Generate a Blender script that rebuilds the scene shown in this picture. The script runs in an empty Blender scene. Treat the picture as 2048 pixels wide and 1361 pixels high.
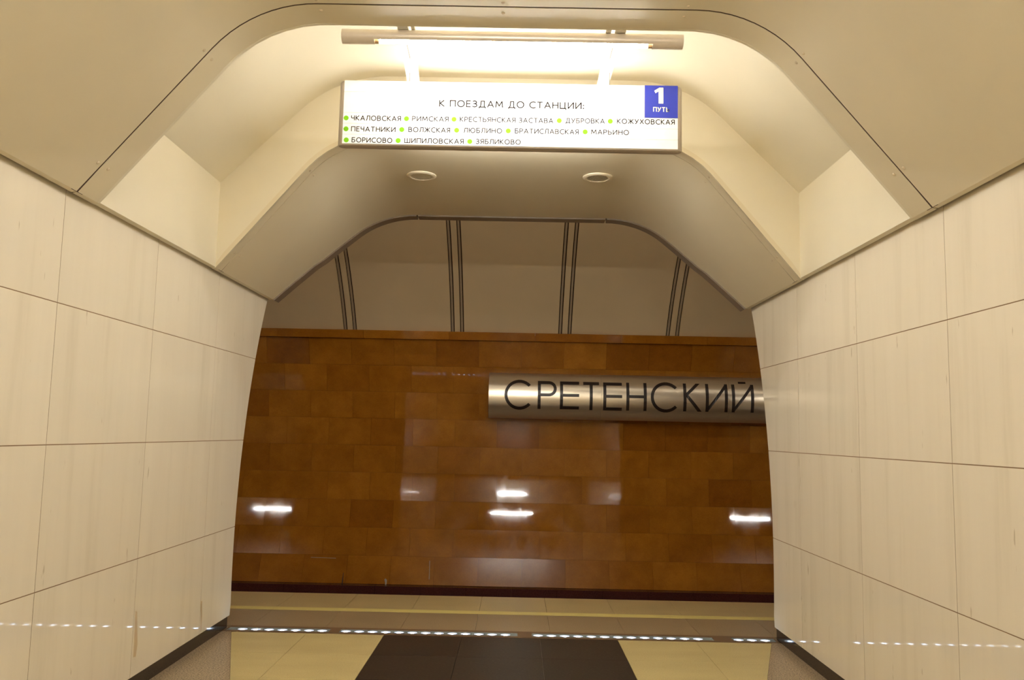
import bpy, bmesh, math, random
from mathutils import Vector
random.seed(7)
S = 1.09                      # my measured units -> metres (floor tiles come out 0.60 m)
scene = bpy.context.scene
C = scene.collection

# ------------------------------------------------------------------ camera
F_PX, PITCH, YAW, ROLL = 1707.11, 0.10889, -0.00697, 0.02042
CAM = (0.08007, 0.0, 1.452)
def cam_axes():
    cp, sp, cy, sy, cr, sr = math.cos(PITCH), math.sin(PITCH), math.cos(YAW), math.sin(YAW), math.cos(ROLL), math.sin(ROLL)
    f = Vector((sy*cp, cy*cp, sp)); rt = Vector((cy, -sy, 0)); up = rt.cross(f)
    return rt*cr + up*sr, -rt*sr + up*cr, f
RT, UP, FW = cam_axes()
cd = bpy.data.cameras.new('camera')
cd.sensor_fit = 'HORIZONTAL'; cd.sensor_width = 36.0; cd.lens = F_PX/2048*36.0
cd.clip_start = 0.05; cd.clip_end = 200
cam = bpy.data.objects.new('camera', cd); C.objects.link(cam)
from mathutils import Matrix
m = Matrix((RT, UP, -FW)).transposed().to_4x4(); m.translation = Vector(CAM)*S
cam.matrix_world = m
scene.camera = cam
def ray(u, v): return FW + RT*((u-1024)/F_PX) - UP*((v-680.5)/F_PX)
def ony(u, v, y):
    d = ray(u, v); t = y/d.y
    return Vector((CAM[0]+d.x*t, y, CAM[2]+d.z*t))
def onz(u, v, z):
    d = ray(u, v); t = (z-CAM[2])/d.z
    return Vector((CAM[0]+d.x*t, d.y*t, z))

# ------------------------------------------------------------------ world, exposure
w = bpy.data.worlds.new('world'); scene.world = w; w.use_nodes = True
w.node_tree.nodes['Background'].inputs[0].default_value = (0, 0, 0, 1)
w.node_tree.nodes['Background'].inputs[1].default_value = 0.0
vs = scene.view_settings
vs.view_transform = 'Standard'; vs.look = 'None'; vs.gamma = 1.0; vs.use_curve_mapping = False
vs.exposure = 1.26
cy = scene.cycles
cy.use_denoising = True
cy.max_bounces = 12; cy.diffuse_bounces = 8; cy.glossy_bounces = 5; cy.transmission_bounces = 4
cy.sample_clamp_indirect = 8.0
cy.caustics_reflective = False; cy.caustics_refractive = False
TUBE_MAIN, TUBE_REAR, TUBE_SIDE, TUBE_HALL, TUBE_PLAT = 50.0, 86.0, 205.0, 420.0, 5.4
TUBE_COL = (1.0, 0.965, 0.89)

# ------------------------------------------------------------------ materials
def new_mat(name):
    m = bpy.data.materials.new(name); m.use_nodes = True
    nt = m.node_tree; b = nt.nodes['Principled BSDF']
    return m, nt, b
def N(nt, t, **kw):
    n = nt.nodes.new(t)
    for k, v in kw.items(): setattr(n, k, v)
    return n
def ramp(nt, fac, stops):
    r = N(nt, 'ShaderNodeValToRGB')
    el = r.color_ramp.elements
    el[0].position, el[0].color = stops[0][0], (*stops[0][1], 1)
    el[1].position, el[1].color = stops[-1][0], (*stops[-1][1], 1)
    for p, c in stops[1:-1]:
        e = el.new(p); e.color = (*c, 1)
    nt.links.new(fac, r.inputs[0]); return r.outputs[0]
def noise(nt, scale, stretch=(1, 1, 1), detail=4, rough=.55, offset_random=False):
    tc = N(nt, 'ShaderNodeNewGeometry'); mp = N(nt, 'ShaderNodeMapping')
    mp.inputs['Scale'].default_value = stretch
    nt.links.new(tc.outputs['Position'], mp.inputs[0])
    if offset_random:
        oi = N(nt, 'ShaderNodeObjectInfo'); mu = N(nt, 'ShaderNodeMath', operation='MULTIPLY'); mu.inputs[1].default_value = 37.0
        nt.links.new(oi.outputs['Random'], mu.inputs[0])
        cx = N(nt, 'ShaderNodeCombineXYZ')
        for i in range(3): nt.links.new(mu.outputs[0], cx.inputs[i])
        nt.links.new(cx.outputs[0], mp.inputs['Location'])
    n = N(nt, 'ShaderNodeTexNoise'); n.inputs['Scale'].default_value = scale
    n.inputs['Detail'].default_value = detail; n.inputs['Roughness'].default_value = rough
    nt.links.new(mp.outputs[0], n.inputs['Vector']); return n.outputs['Fac']
def mixc(nt, a, b, fac, blend='MIX'):
    mx = N(nt, 'ShaderNodeMix', data_type='RGBA', blend_type=blend)
    for s, v in ((6, a), (7, b)):
        if isinstance(v, tuple): mx.inputs[s].default_value = (*v, 1)
        else: nt.links.new(v, mx.inputs[s])
    if isinstance(fac, (int, float)): mx.inputs[0].default_value = fac
    else: nt.links.new(fac, mx.inputs[0])
    return mx.outputs[2]
def plain(name, col, rough=.5, metal=0.0, spec=.5):
    m, nt, b = new_mat(name)
    n = noise(nt, 14, detail=3)
    c = ramp(nt, n, [(.3, tuple(x*.955 for x in col)), (.7, tuple(min(1, x*1.03) for x in col))])
    nt.links.new(c, b.inputs['Base Color'])
    b.inputs['Roughness'].default_value = rough; b.inputs['Metallic'].default_value = metal
    b.inputs['Specular IOR Level'].default_value = spec
    return m
def emis(name, col, s):
    m, nt, b = new_mat(name)
    b.inputs['Base Color'].default_value = (.8, .8, .8, 1)
    b.inputs['Emission Color'].default_value = (*col, 1); b.inputs['Emission Strength'].default_value = s
    return m

M = {}
# painted vault panels
def paint(name, col, rough):
    m, nt, b = new_mat(name)
    n = noise(nt, 2.5, detail=5); n2 = noise(nt, 60, detail=2)
    c = ramp(nt, n, [(.25, tuple(x*.965 for x in col)), (.75, col)])
    specks = ramp(nt, noise(nt, 9, detail=6, rough=.8), [(.17, (.55, .45, .32)), (.20, (1, 1, 1))])
    c2 = mixc(nt, c, specks, .35, 'MULTIPLY')
    nt.links.new(c2, b.inputs['Base Color'])
    b.inputs['Roughness'].default_value = rough
    bp = N(nt, 'ShaderNodeBump'); bp.inputs['Strength'].default_value = .03; bp.inputs['Distance'].default_value = .002
    nt.links.new(n2, bp.inputs['Height']); nt.links.new(bp.outputs[0], b.inputs['Normal'])
    return m
M['paint'] = paint('cream_vault_paint', (.725, .645, .475), .42)
M['coffer'] = paint('cream_coffer_paint', (.78, .72, .57), .5)
M['vaultpanel'] = paint('platform_vault_paint', (.70, .565, .365), .5)
# polished cream marble
m, nt, b = new_mat('cream_marble'); M['marble'] = m
st = noise(nt, 3.0, (2.2, 2.2, .16), 6, .6, True)
base = ramp(nt, st, [(.28, (.79, .72, .59)), (.46, (.86, .79, .66)), (.70, (.885, .815, .685))])
bl = noise(nt, 16.0, (1.4, 1.4, .22), 3, .7, True)
spots = ramp(nt, bl, [(.255, (.45, .36, .24)), (.30, (1, 1, 1))])
oi = N(nt, 'ShaderNodeObjectInfo')
tone = ramp(nt, oi.outputs['Random'], [(0, (.955, .955, .95)), (1, (1, 1, 1))])
c1 = mixc(nt, base, spots, .55, 'MULTIPLY'); c2 = mixc(nt, c1, tone, 1.0, 'MULTIPLY')
nt.links.new(c2, b.inputs['Base Color'])
b.inputs['Roughness'].default_value = .04; b.inputs['Specular IOR Level'].default_value = .33
# brown stone tiles of the track wall
m, nt, b = new_mat('brown_stone'); M['brown'] = m
oi = N(nt, 'ShaderNodeObjectInfo')
tile = ramp(nt, oi.outputs['Random'], [(0, (.32, .110, .009)), (.2, (.385, .145, .012)), (.8, (.42, .163, .014)), (1, (.455, .183, .018))])
v1 = ramp(nt, noise(nt, 3.5, (1, 1, 1), 6, .65, True), [(.28, (.72, .66, .55)), (.65, (1, 1, 1))])
v2 = ramp(nt, noise(nt, 70, detail=3), [(.3, (.86, .84, .8)), (.7, (1.0, 1.0, 1.0))])
c = mixc(nt, mixc(nt, tile, v1, 1.0, 'MULTIPLY'), v2, 1.0, 'MULTIPLY')
nt.links.new(c, b.inputs['Base Color'])
b.inputs['Specular IOR Level'].default_value = .27
rr = N(nt, 'ShaderNodeMapRange'); rr.inputs[1].default_value = .35; rr.inputs[2].default_value = .7
rr.inputs[3].default_value = .018; rr.inputs[4].default_value = .075
nt.links.new(noise(nt, 5, (1, 1, .6), 5, .7), rr.inputs[0]); gz = N(nt, 'ShaderNodeNewGeometry'); sz_ = N(nt, 'ShaderNodeSeparateXYZ'); nt.links.new(gz.outputs['Position'], sz_.inputs[0])
wv = N(nt, 'ShaderNodeMath', operation='MULTIPLY_ADD'); nt.links.new(noise(nt, 6, (1, 1, .3), 5, .7), wv.inputs[0]); wv.inputs[1].default_value = .5; nt.links.new(sz_.outputs['Z'], wv.inputs[2])
du = N(nt, 'ShaderNodeMapRange'); du.inputs[1].default_value = .42; du.inputs[2].default_value = .20; du.inputs[3].default_value = 0.0; du.inputs[4].default_value = .13
nt.links.new(wv.outputs[0], du.inputs[0])
ad = N(nt, 'ShaderNodeMath', operation='ADD'); nt.links.new(rr.outputs[0], ad.inputs[0]); nt.links.new(du.outputs[0], ad.inputs[1])
nt.links.new(ad.outputs[0], b.inputs['Roughness'])
bp = N(nt, 'ShaderNodeBump'); bp.inputs['Strength'].default_value = .03; bp.inputs['Distance'].default_value = .002
nt.links.new(noise(nt, 10, (1, 1, .4), 3), bp.inputs['Height']); nt.links.new(bp.outputs[0], b.inputs['Normal'])
# granites
def granite(name, cols, scale, rough, spec=.5):
    m, nt, b = new_mat(name)
    n = noise(nt, scale, detail=3, rough=.75)
    c = ramp(nt, n, cols)
    big = ramp(nt, noise(nt, 1.6, (1, 2.5, 1), 4), [(.3, (.9, .9, .9)), (.7, (1, 1, 1))])
    nt.links.new(mixc(nt, c, big, 1.0, 'MULTIPLY'), b.inputs['Base Color'])
    b.inputs['Roughness'].default_value = rough; b.inputs['Specular IOR Level'].default_value = spec
    return m
M['beige'] = granite('beige_granite', [(.25, (.50, .41, .19)), (.5, (.60, .50, .245)), (.75, (.68, .57, .29))], 120, .22)
M['black'] = granite('black_granite', [(.3, (.020, .016, .013)), (.55, (.036, .029, .023)), (.72, (.085, .068, .052))], 60, .3, .12)
M['speckle'] = granite('speckled_granite', [(.38, (.03, .018, .012)), (.46, (.24, .175, .105)), (.58, (.50, .40, .27))], 95, .3)
M['greyfloor'] = granite('grey_brown_granite', [(.3, (.21, .155, .085)), (.5, (.31, .235, .135)), (.7, (.40, .31, .18))], 120, .3)
M['edgefloor'] = granite('tan_granite', [(.3, (.33, .25, .115)), (.5, (.47, .37, .18)), (.7, (.62, .50, .26))], 120, .28)
M['yellow'] = plain('pale_yellow_line', (.66, .56, .20), .35)
M['maroon'] = granite('maroon_granite', [(.3, (.045, .010, .010)), (.6, (.075, .018, .016)), (.8, (.12, .03, .025))], 70, .25)
M['plinth'] = plain('dark_granite_plinth', (.030, .022, .019), .12)
M['mortar'] = plain('dirty_mortar', (.26, .165, .085), .9)
M['brownbed'] = plain('brown_joint', (.15, .055, .010), .8)
M['dark'] = plain('painted_gap_shade', (.06, .028, .016), .9)  # dark colour standing for the shade inside the panel gaps
M['trim'] = plain('grey_brown_trim', (.22, .17, .125), .45)
M['rail'] = plain('rib_rail', (.42, .33, .23), .5)
M['groove'] = plain('rib_groove', (.055, .028, .015), .8)
M['screw'] = plain('painted_screw', (.60, .50, .35), .35)
M['slab'] = plain('bare_concrete', (.42, .36, .27), .8)
M['alu'] = plain('satin_aluminium', (.66, .58, .48), .34, .2)
M['alu_dark'] = plain('sign_edge_aluminium', (.42, .36, .29), .42, .15)
M['face'] = plain('white_sign_face', (.82, .81, .78), .3)
M['blue'] = plain('blue_sign_panel', (.020, .035, .36), .35)
M['ink'] = plain('dark_lettering', (.014, .009, .008), .5, 0, .03)
M['cream_ink'] = plain('cream_lettering', (.88, .83, .60), .5)
M['green'] = plain('lime_dot', (.17, .44, .012), .5, 0, .1)
M['white'] = plain('white_bracket', (.86, .85, .82), .4)
M['cable'] = plain('steel_cable', (.34, .32, .30), .35, .7)
M['brass'] = plain('lamp_socket', (.50, .33, .17), .45)
M['letter'] = plain('black_brown_letter', (.018, .008, .005), .35)
M['grille'] = plain('speaker_rim', (.80, .71, .54), .4)
M['grille_in'] = plain('speaker_recess', (.045, .02, .012), .8)
M['ledframe'] = plain('bronze_led_frame', (.20, .125, .07), .4, .3)
M['ledglass'] = plain('led_cover', (.26, .33, .35), .2)
M['led'] = emis('led_light', (.62, .78, 1.0), 7.0)
M['ledglow'] = emis('led_halo', (.40, .55, .80), .34)  # halo around each LED, put in as a weak emission
M['tube_main'] = emis('fluorescent_tube', TUBE_COL, TUBE_MAIN)
M['tube_rear'] = emis('fluorescent_tube_rear', TUBE_COL, TUBE_REAR)
M['tube_side'] = emis('fluorescent_tube_side', TUBE_COL, TUBE_SIDE)
M['tube_plat'] = emis('fluorescent_tube_platform', TUBE_COL, TUBE_PLAT)
M['tube_hall'] = emis('fluorescent_tube_hall', TUBE_COL, TUBE_HALL)
# brushed steel of the station name
m, nt, b = new_mat('brushed_steel'); M['steel'] = m
n = noise(nt, 30, (.25, 8, 8), 3)
nt.links.new(ramp(nt, n, [(.3, (.66, .575, .45)), (.7, (.76, .67, .53))]), b.inputs['Base Color'])
b.inputs['Metallic'].default_value = .92; b.inputs['Roughness'].default_value = .3
bp = N(nt, 'ShaderNodeBump'); bp.inputs['Strength'].default_value = .06; bp.inputs['Distance'].default_value = .003
nt.links.new(noise(nt, 3.0, (1, 1, 1.5), 2), bp.inputs['Height']); nt.links.new(bp.outputs[0], b.inputs['Normal'])

# ------------------------------------------------------------------ object helpers
WP = {}                                           # world pivot of every object (my units)
def finish(o, pivot, parent):
    WP[o.name] = Vector(pivot)
    if parent is not None:
        o.parent = parent
        o.location = (Vector(pivot) - WP[parent.name])*S
    else:
        o.location = Vector(pivot)*S
def mesh_obj(name, verts, faces, mat, parent=None, smooth=None, pivot=None, tag=None):
    vs_ = [Vector(v) for v in verts]
    if pivot is None:
        xs = [v.x for v in vs_]; ys = [v.y for v in vs_]; zs = [v.z for v in vs_]
        pivot = Vector(((min(xs)+max(xs))/2, (min(ys)+max(ys))/2, min(zs)))
    pivot = Vector(pivot)
    me = bpy.data.meshes.new(name)
    me.from_pydata([tuple((v-pivot)*S) for v in vs_], [], faces)
    bm = bmesh.new(); bm.from_mesh(me)
    bmesh.ops.recalc_face_normals(bm, faces=bm.faces)
    bm.to_mesh(me); bm.free()
    if smooth is not None:
        for p in me.polygons: p.use_smooth = True
        me.set_sharp_from_angle(angle=math.radians(smooth))
    me.materials.append(M[mat] if isinstance(mat, str) else mat)
    o = bpy.data.objects.new(name, me); C.objects.link(o)
    finish(o, pivot, parent)
    if tag: settag(o, *tag)
    return o
def empty(name, pivot, tag=None, parent=None):
    o = bpy.data.objects.new(name, None); C.objects.link(o); o.empty_display_size = .1
    finish(o, pivot, parent)
    if tag: settag(o, *tag)
    return o
def settag(o, label=None, cat=None, group=None, kind=None):
    if label: o['label'] = label
    if cat: o['category'] = cat
    if group: o['group'] = group
    if kind: o['kind'] = kind
def structure(o, label=None, cat=None):
    o['kind'] = 'structure'
    if label: o['label'] = label
    if cat: o['category'] = cat
    return o
def copy_tree(o, d, parent=None):
    c = o.copy(); C.objects.link(c)
    WP[c.name] = WP[o.name] + Vector(d)
    if parent is None: c.location = o.location + Vector(d)*S
    else: c.parent = parent; c.matrix_parent_inverse = o.matrix_parent_inverse.copy()
    for ch in list(o.children): copy_tree(ch, d, c)
    return c
class Geo:
    def __init__(self): self.v = []; self.f = []
    def box(self, a, b):
        i = len(self.v)
        x0, y0, z0 = a; x1, y1, z1 = b
        self.v += [(x0, y0, z0), (x1, y0, z0), (x1, y1, z0), (x0, y1, z0), (x0, y0, z1), (x1, y0, z1), (x1, y1, z1), (x0, y1, z1)]
        self.f += [tuple(i+k for k in q) for q in ((0, 3, 2, 1), (4, 5, 6, 7), (0, 1, 5, 4), (1, 2, 6, 5), (2, 3, 7, 6), (3, 0, 4, 7))]
        return self
    def prism(self, poly, vec):                   # poly: list of 3d points, extruded along vec
        i = len(self.v); n = len(poly); vec = Vector(vec)
        self.v += [tuple(p) for p in poly] + [tuple(Vector(p)+vec) for p in poly]
        self.f += [tuple(range(i, i+n)), tuple(range(i+2*n-1, i+n-1, -1))]
        self.f += [(i+k, i+(k+1) % n, i+n+(k+1) % n, i+n+k) for k in range(n)]
        return self
    def tube(self, pts, r, n=12, cap=True):
        pts = [Vector(p) for p in pts]; i0 = len(self.v)
        for k, p in enumerate(pts):
            t = (pts[min(k+1, len(pts)-1)] - pts[max(k-1, 0)]).normalized()
            a = t.orthogonal().normalized(); b_ = t.cross(a)
            rr_ = r[k] if isinstance(r, (list, tuple)) else r
            for j in range(n):
                an = 2*math.pi*j/n; self.v.append(tuple(p + (a*math.cos(an)+b_*math.sin(an))*rr_))
        for k in range(len(pts)-1):
            for j in range(n):
                self.f.append((i0+k*n+j, i0+k*n+(j+1) % n, i0+(k+1)*n+(j+1) % n, i0+(k+1)*n+j))
        if cap:
            self.f.append(tuple(range(i0, i0+n))); e = i0+(len(pts)-1)*n
            self.f.append(tuple(range(e+n-1, e-1, -1)))
        return self
    def obj(self, name, mat, parent=None, **kw): return mesh_obj(name, self.v, self.f, mat, parent, **kw)
def box(name, a, b, mat, parent=None, **kw): return Geo().box(a, b).obj(name, mat, parent, **kw)

# ------------------------------------------------------------------ geometry of the place
WX = 2.0                                           # half width of the passage
def yf(z): return 10.70 - math.sqrt(max(4.25**2 - (z-.45)**2, 0)) + (0.03 if z > 2.9 else 0)   # platform face of the pylons
def fillet_profile(X0, z0, slope_pts, zf, t, seg=10):
    """half profile (x>=0) from the bottom edge to the flat, then mirrored: list of (x, z)"""
    pts = list(slope_pts)
    ax, az = pts[-1]; bx_, bz = pts[-2] if len(pts) > 1 else (X0, z0)
    # last segment direction hits z = zf
    dx, dz = ax-bx_, az-bz; k = (zf-az)/dz; xi = ax+dx*k
    L = math.hypot(dx, dz); ux, uz = dx/L, dz/L
    p0 = (xi-ux*t, zf-uz*t); p1 = (xi-t, zf)
    ang = math.acos(-ux); r = t/math.tan((math.pi-(math.pi-ang))/2)
    cx_, cz_ = p1[0], zf-r
    a0 = math.atan2(p0[1]-cz_, p0[0]-cx_); a1 = math.pi/2
    out = pts + [(cx_+r*math.cos(a0+(a1-a0)*i/seg), cz_+r*math.sin(a0+(a1-a0)*i/seg)) for i in range(seg+1)]
    return out
VP = fillet_profile(0, 0, [(1.955, 2.515), (1.80, 2.515+1.2*.155)], 3.44, .295)
CP = fillet_profile(0, 0, [(1.955, 2.520), (1.955, 3.10), (1.80, 3.255)], 3.87, .35)
def subdiv(p, step=.09):
    out = [p[0]]
    for a, b_ in zip(p, p[1:]):
        n = max(1, int(math.hypot(b_[0]-a[0], b_[1]-a[1])/step))
        out += [(a[0]+(b_[0]-a[0])*i/n, a[1]+(b_[1]-a[1])*i/n) for i in range(1, n+1)]
    return out
def full(half, flat_n=10):
    h = [(-x, z) for x, z in half]
    x1 = half[-1][0]; zf = half[-1][1]
    return h + [(-x1+2*x1*i/flat_n, zf) for i in range(1, flat_n)] + [(x, z) for x, z in reversed(half)]
VPF, CPF = full(subdiv(VP)), full(subdiv(CP))
def offset(prof, t, lip):
    out = []
    n = len(prof)
    for i, (x, z) in enumerate(prof):
        a = prof[max(i-1, 0)]; b_ = prof[min(i+1, n-1)]
        dx, dz = b_[0]-a[0], b_[1]-a[1]; L = math.hypot(dx, dz) or 1
        out.append((x-dz/L*t, z+dx/L*t))
    out[0] = lip; out[-1] = (-lip[0], lip[1])
    return out
def sheet(name, prof, y0, y1, mat, parent, t=.03, lip=(-1.980, 2.510), off=0.0, x0=0.0):
    """bent panel following prof, from y0 to y1 (numbers or functions of z), thickness t outward"""
    fy0 = y0 if callable(y0) else (lambda z: y0); fy1 = y1 if callable(y1) else (lambda z: y1)
    if off: prof = offset(prof, off, (prof[0][0]-off*.7, prof[0][1]-.002))
    out = offset(prof, t, lip); n = len(prof); v = []
    for px_, (x, z) in ((prof, p) for p in prof): v.append((x+x0, fy0(z), z))
    for (x, z) in prof: v.append((x+x0, fy1(z), z))
    for (x, z), q in zip(out, prof): v.append((x+x0, fy0(q[1]), z))
    for (x, z), q in zip(out, prof): v.append((x+x0, fy1(q[1]), z))
    f = []
    for i in range(n-1):
        f += [(i, i+1, n+i+1, n+i), (2*n+i, 3*n+i, 3*n+i+1, 2*n+i+1), (i, 2*n+i, 2*n+i+1, i+1), (n+i, n+i+1, 3*n+i+1, 3*n+i)]
    f += [(0, n, 3*n, 2*n), (n-1, 3*n-1, 4*n-1, 2*n-1)]
    return mesh_obj(name, v, f, mat, parent, smooth=25)
def resample(p, n):
    L = [0]
    for a, b_ in zip(p, p[1:]): L.append(L[-1]+math.hypot(b_[0]-a[0], b_[1]-a[1]))
    out = []; k = 0
    for i in range(n):
        s = L[-1]*i/(n-1)
        while k < len(L)-2 and L[k+1] < s: k += 1
        u = (s-L[k])/((L[k+1]-L[k]) or 1); out.append((p[k][0]+(p[k+1][0]-p[k][0])*u, p[k][1]+(p[k+1][1]-p[k][1])*u))
    return out
def annulus(name, y, mat, parent, t=.02):
    # end wall of the coffer between the vault profile and the coffer profile
    n = len(CPF); A = resample(VPF, n); B = CPF
    v = [(x, y, z) for x, z in A] + [(x, y, z) for x, z in B] + [(x, y+t, z) for x, z in A] + [(x, y+t, z) for x, z in B]
    f = []
    for i in range(n-1):
        f += [(i, i+1, n+i+1, n+i), (2*n+i, 3*n+i, 3*n+i+1, 2*n+i+1), (i, 2*n+i, 2*n+i+1, i+1), (n+i, n+i+1, 3*n+i+1, 3*n+i)]
    return mesh_obj(name, v, f, mat, parent)

Y_GAP, Y_C0, Y_C1, Y_J = 3.81, 4.02, 5.62, 5.738
H0, H1 = 0.62, 2.22                                # the matching coffer on the hall side

# ---------------------------------------------------------------- floor
floor = structure(box('floor', (-12, -10.5, -.16), (12, 6.30, -.012), 'slab'), 'concrete bed under the polished granite paving of passage', 'floor')
def clip(poly, a, b_, c):                          # keep a*x + b*y <= c
    out = []
    for i, p in enumerate(poly):
        q = poly[(i+1) % len(poly)]
        dp, dq = a*p[0]+b_*p[1]-c, a*q[0]+b_*q[1]-c
        if dp <= 0: out.append(p)
        if dp*dq < 0:
            t = dp/(dp-dq); out.append((p[0]+(q[0]-p[0])*t, p[1]+(q[1]-p[1])*t))
    return out
def slab(name, poly, mat, parent, z0=-.012, z1=0.0): return Geo().prism([(x, y, z0) for x, y in poly], (0, 0, z1-z0)).obj(name, mat, parent)
TW = .553; G = .0012; YE = 6.288
edges = [-1.945, -1.389, -.834, -.278, .278, .834, 1.389, 1.945]
BS = .325; BC = 1.945                              # slanting border: |x| = BC - BS*(6.34-y)
for k in range(7):
    y1 = YE-k*TW-G; y0 = YE-(k+1)*TW+G
    for a, b_ in zip(edges, edges[1:]):
        poly = [(a+G, y0), (b_-G, y0), (b_-G, y1), (a+G, y1)]
        mat = 'black' if abs(a+b_)/2 < .8 else 'beige'
        if mat == 'beige':
            poly = clip(poly, 1, -BS, BC-BS*6.34); poly = clip(poly, -1, -BS, BC-BS*6.34)
        if len(poly) >= 3: slab('floor_tile', poly, mat, floor)
for s in (-1, 1):
    xb = lambda y: s*(BC-BS*(6.34-y)+G)
    slab('granite_border', [(xb(2.42), 2.42), (xb(6.30), 6.30), (s*2.06, 6.30), (s*2.06, 2.42)], 'speckle', floor)
slab('granite_paving', [(-12, -10.5), (12, -10.5), (12, 2.415), (-12, 2.415)], 'beige', floor)
# platform strip beyond the passage
plat = structure(box('floor', (-12, 6.30, -.16), (12, 7.80, -.012), 'slab'), 'platform edge paving with pale yellow safety line', 'floor')
for k in range(-10, 11):
    xa, xb_ = .36+k*TW+G, .36+(k+1)*TW-G
    if xb_ < -5 or xa > 5: continue
    slab('platform_tile', [(xa, 6.487), (xb_, 6.487), (xb_, 7.066), (xa, 7.066)], 'greyfloor', plat)
    slab('edge_tile', [(xa, 7.180), (xb_, 7.180), (xb_, 7.80), (xa, 7.80)], 'edgefloor', plat)
for s in (-1, 1):
    slab('platform_paving', [(s*5.0, 6.487), (s*12, 6.487), (s*12, 7.80), (s*5.0, 7.80)], 'greyfloor', plat)
slab('safety_line', [(-5.0, 7.068), (5.0, 7.068), (5.0, 7.178), (-5.0, 7.178)], 'yellow', plat, z1=.001)
structure(box('trim_1', (-12, 7.70, -1.25), (12, 7.80, -.16), 'slab'), 'concrete face of the platform below its edge', 'platform face')
structure(box('floor', (-12, 7.80, -1.35), (12, 12.0, -1.25), 'slab'), 'concrete track bed below the platform', 'track bed')

# ---------------------------------------------------------------- floor light strip
LY0, LY1 = 6.303, 6.487
segs = []
for a, b_ in ((None, 652), (680, 1035), (1063, 1418), (1446, None)):
    segs.append((-1.985 if a is None else onz(a, 1262, 0).x, 1.985 if b_ is None else onz(b_, 1270, 0).x))
names = ['short floor light strip with white LEDs against the left marble wall', 'full-length floor light strip with white LEDs left of centre',
         'full-length floor light strip with white LEDs right of centre', 'short floor light strip with white LEDs against the right marble wall']
for si, ((xa, xb_), nm) in enumerate(zip(segs, names)):
    t = empty('floor_light', ((xa+xb_)/2, 6.395, -.012), (nm, 'floor light', 'light strips set in the floor'))
    fr = Geo(); e = .012 if si == 0 else (xa-segs[si-1][1])/2; e2 = .012 if si == 3 else (segs[si+1][0]-xb_)/2
    fr.box((xa-e, LY0, -.012), (xb_+e2, LY0+.035, .0005)).box((xa-e, LY1-.045, -.012), (xb_+e2, LY1, .0005))
    fr.box((xa-e, LY0+.035, -.012), (xa, LY1-.045, .0005)).box((xb_, LY0+.035, -.012), (xb_+e2, LY1-.045, .0005))
    fr.obj('frame', 'ledframe', t)
    g = box('cover', (xa, LY0+.035, -.012), (xb_, LY1-.045, -.003), 'ledglass', t)
    n = int((xb_-xa)/.0965); first = xa+.045 if xa > -1.9 else xb_-.055-(n-1)*.0965
    led0 = halo0 = None
    for i in range(n):
        x = first+i*.0965
        if led0 is None:
            vv = [(x, LY0+.075, -.001)] + [(x+.016*math.cos(q*math.pi/6), LY0+.075+.017*math.sin(q*math.pi/6), -.0028) for q in range(12)]
            led0 = mesh_obj('led', vv, [(0, 1+q, 1+(q+1) % 12) for q in range(12)], 'led', t, pivot=(x, LY0+.075, -.003)); px0 = x
            vv = [(x+.036*math.cos(q*math.pi/8), LY0+.085+.030*math.sin(q*math.pi/8), -.0029) for q in range(16)]
            halo0 = mesh_obj('lens', vv, [tuple(range(16))], 'ledglow', t, pivot=(x, LY0+.085, -.003))  # no real lens: flat emissive ellipse painting the LED's glow on the cover
        else:
            copy_tree(led0, (x-px0, 0, 0), t).location = led0.location + Vector(((x-px0)*S, 0, 0))
            copy_tree(halo0, (x-px0, 0, 0), t).location = halo0.location + Vector(((x-px0)*S, 0, 0))

# ---------------------------------------------------------------- pylons with marble panels
ZR = [.080, .720, 1.359, 1.997, 2.640]
YJ = [-.285, .738, 1.757, 2.777, 3.799, 4.8185, 5.838]
def pylon(s, name):
    # core: cut section of the pylon, from the hall to the platform
    side = [(-.40, 0), (-.40, 3.46)] + [(yf(z)-.012, z) for z in [3.46-.2*i for i in range(17)]] + [(6.40, .079), (6.40, 0)]
    core = structure(Geo().prism([(s*2.0012, y, z) for y, z in side], (s*1.998, 0, 0)).obj(name, 'mortar'),
                     '%s pylon wall clad in large polished cream marble panels' % ('left' if s < 0 else 'right'), 'wall')
    g = .0023
    for r in range(4):
        z0, z1 = ZR[r]+(g if r else 0), ZR[r+1]-g
        for j in range(len(YJ)):
            ya = YJ[j]+g
            if j < len(YJ)-1:
                poly = [(ya, z0), (YJ[j+1]-g, z0), (YJ[j+1]-g, z1), (ya, z1)]
            else:
                arc = [(yf(z0+(z1-z0)*i/8), z0+(z1-z0)*i/8) for i in range(9)]
                if r == 0: arc[0] = (arc[0][0]-.02, arc[0][1])
                poly = [(ya, z0)] + arc + [(ya, z1)]
            o = Geo().prism([(s*2.0, y, z) for y, z in poly], (s*.004, 0, 0)).obj('marble_panel', 'marble', core)
    # facing towards the platform
    v = []; zz = [.08+.14*i for i in range(25)]
    for z in zz: v += [(s*2.028, yf(z), z), (s*4.0, yf(z), z), (s*2.028, yf(z)-.03, z), (s*4.0, yf(z)-.03, z)]
    f = []
    for i in range(len(zz)-1):
        k = 4*i; f += [(k, k+1, k+5, k+4), (k+2, k+6, k+7, k+3), (k, k+4, k+6, k+2), (k+1, k+3, k+7, k+5)]
    mesh_obj('platform_facing', v, f, 'marble', core, smooth=30)
    return core
wl = pylon(-1, 'wall_left'); wr = pylon(1, 'wall_right')
for s, nm in ((-1, 'left'), (1, 'right')):
    b0 = structure(box('baseboard_'+nm, (min(s*2.0008, s*2.004), -.38, 0), (max(s*2.0008, s*2.004), 6.405, .079), 'plinth'),
                   'dark polished granite plinth under the %s marble wall' % nm, 'plinth')

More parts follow.
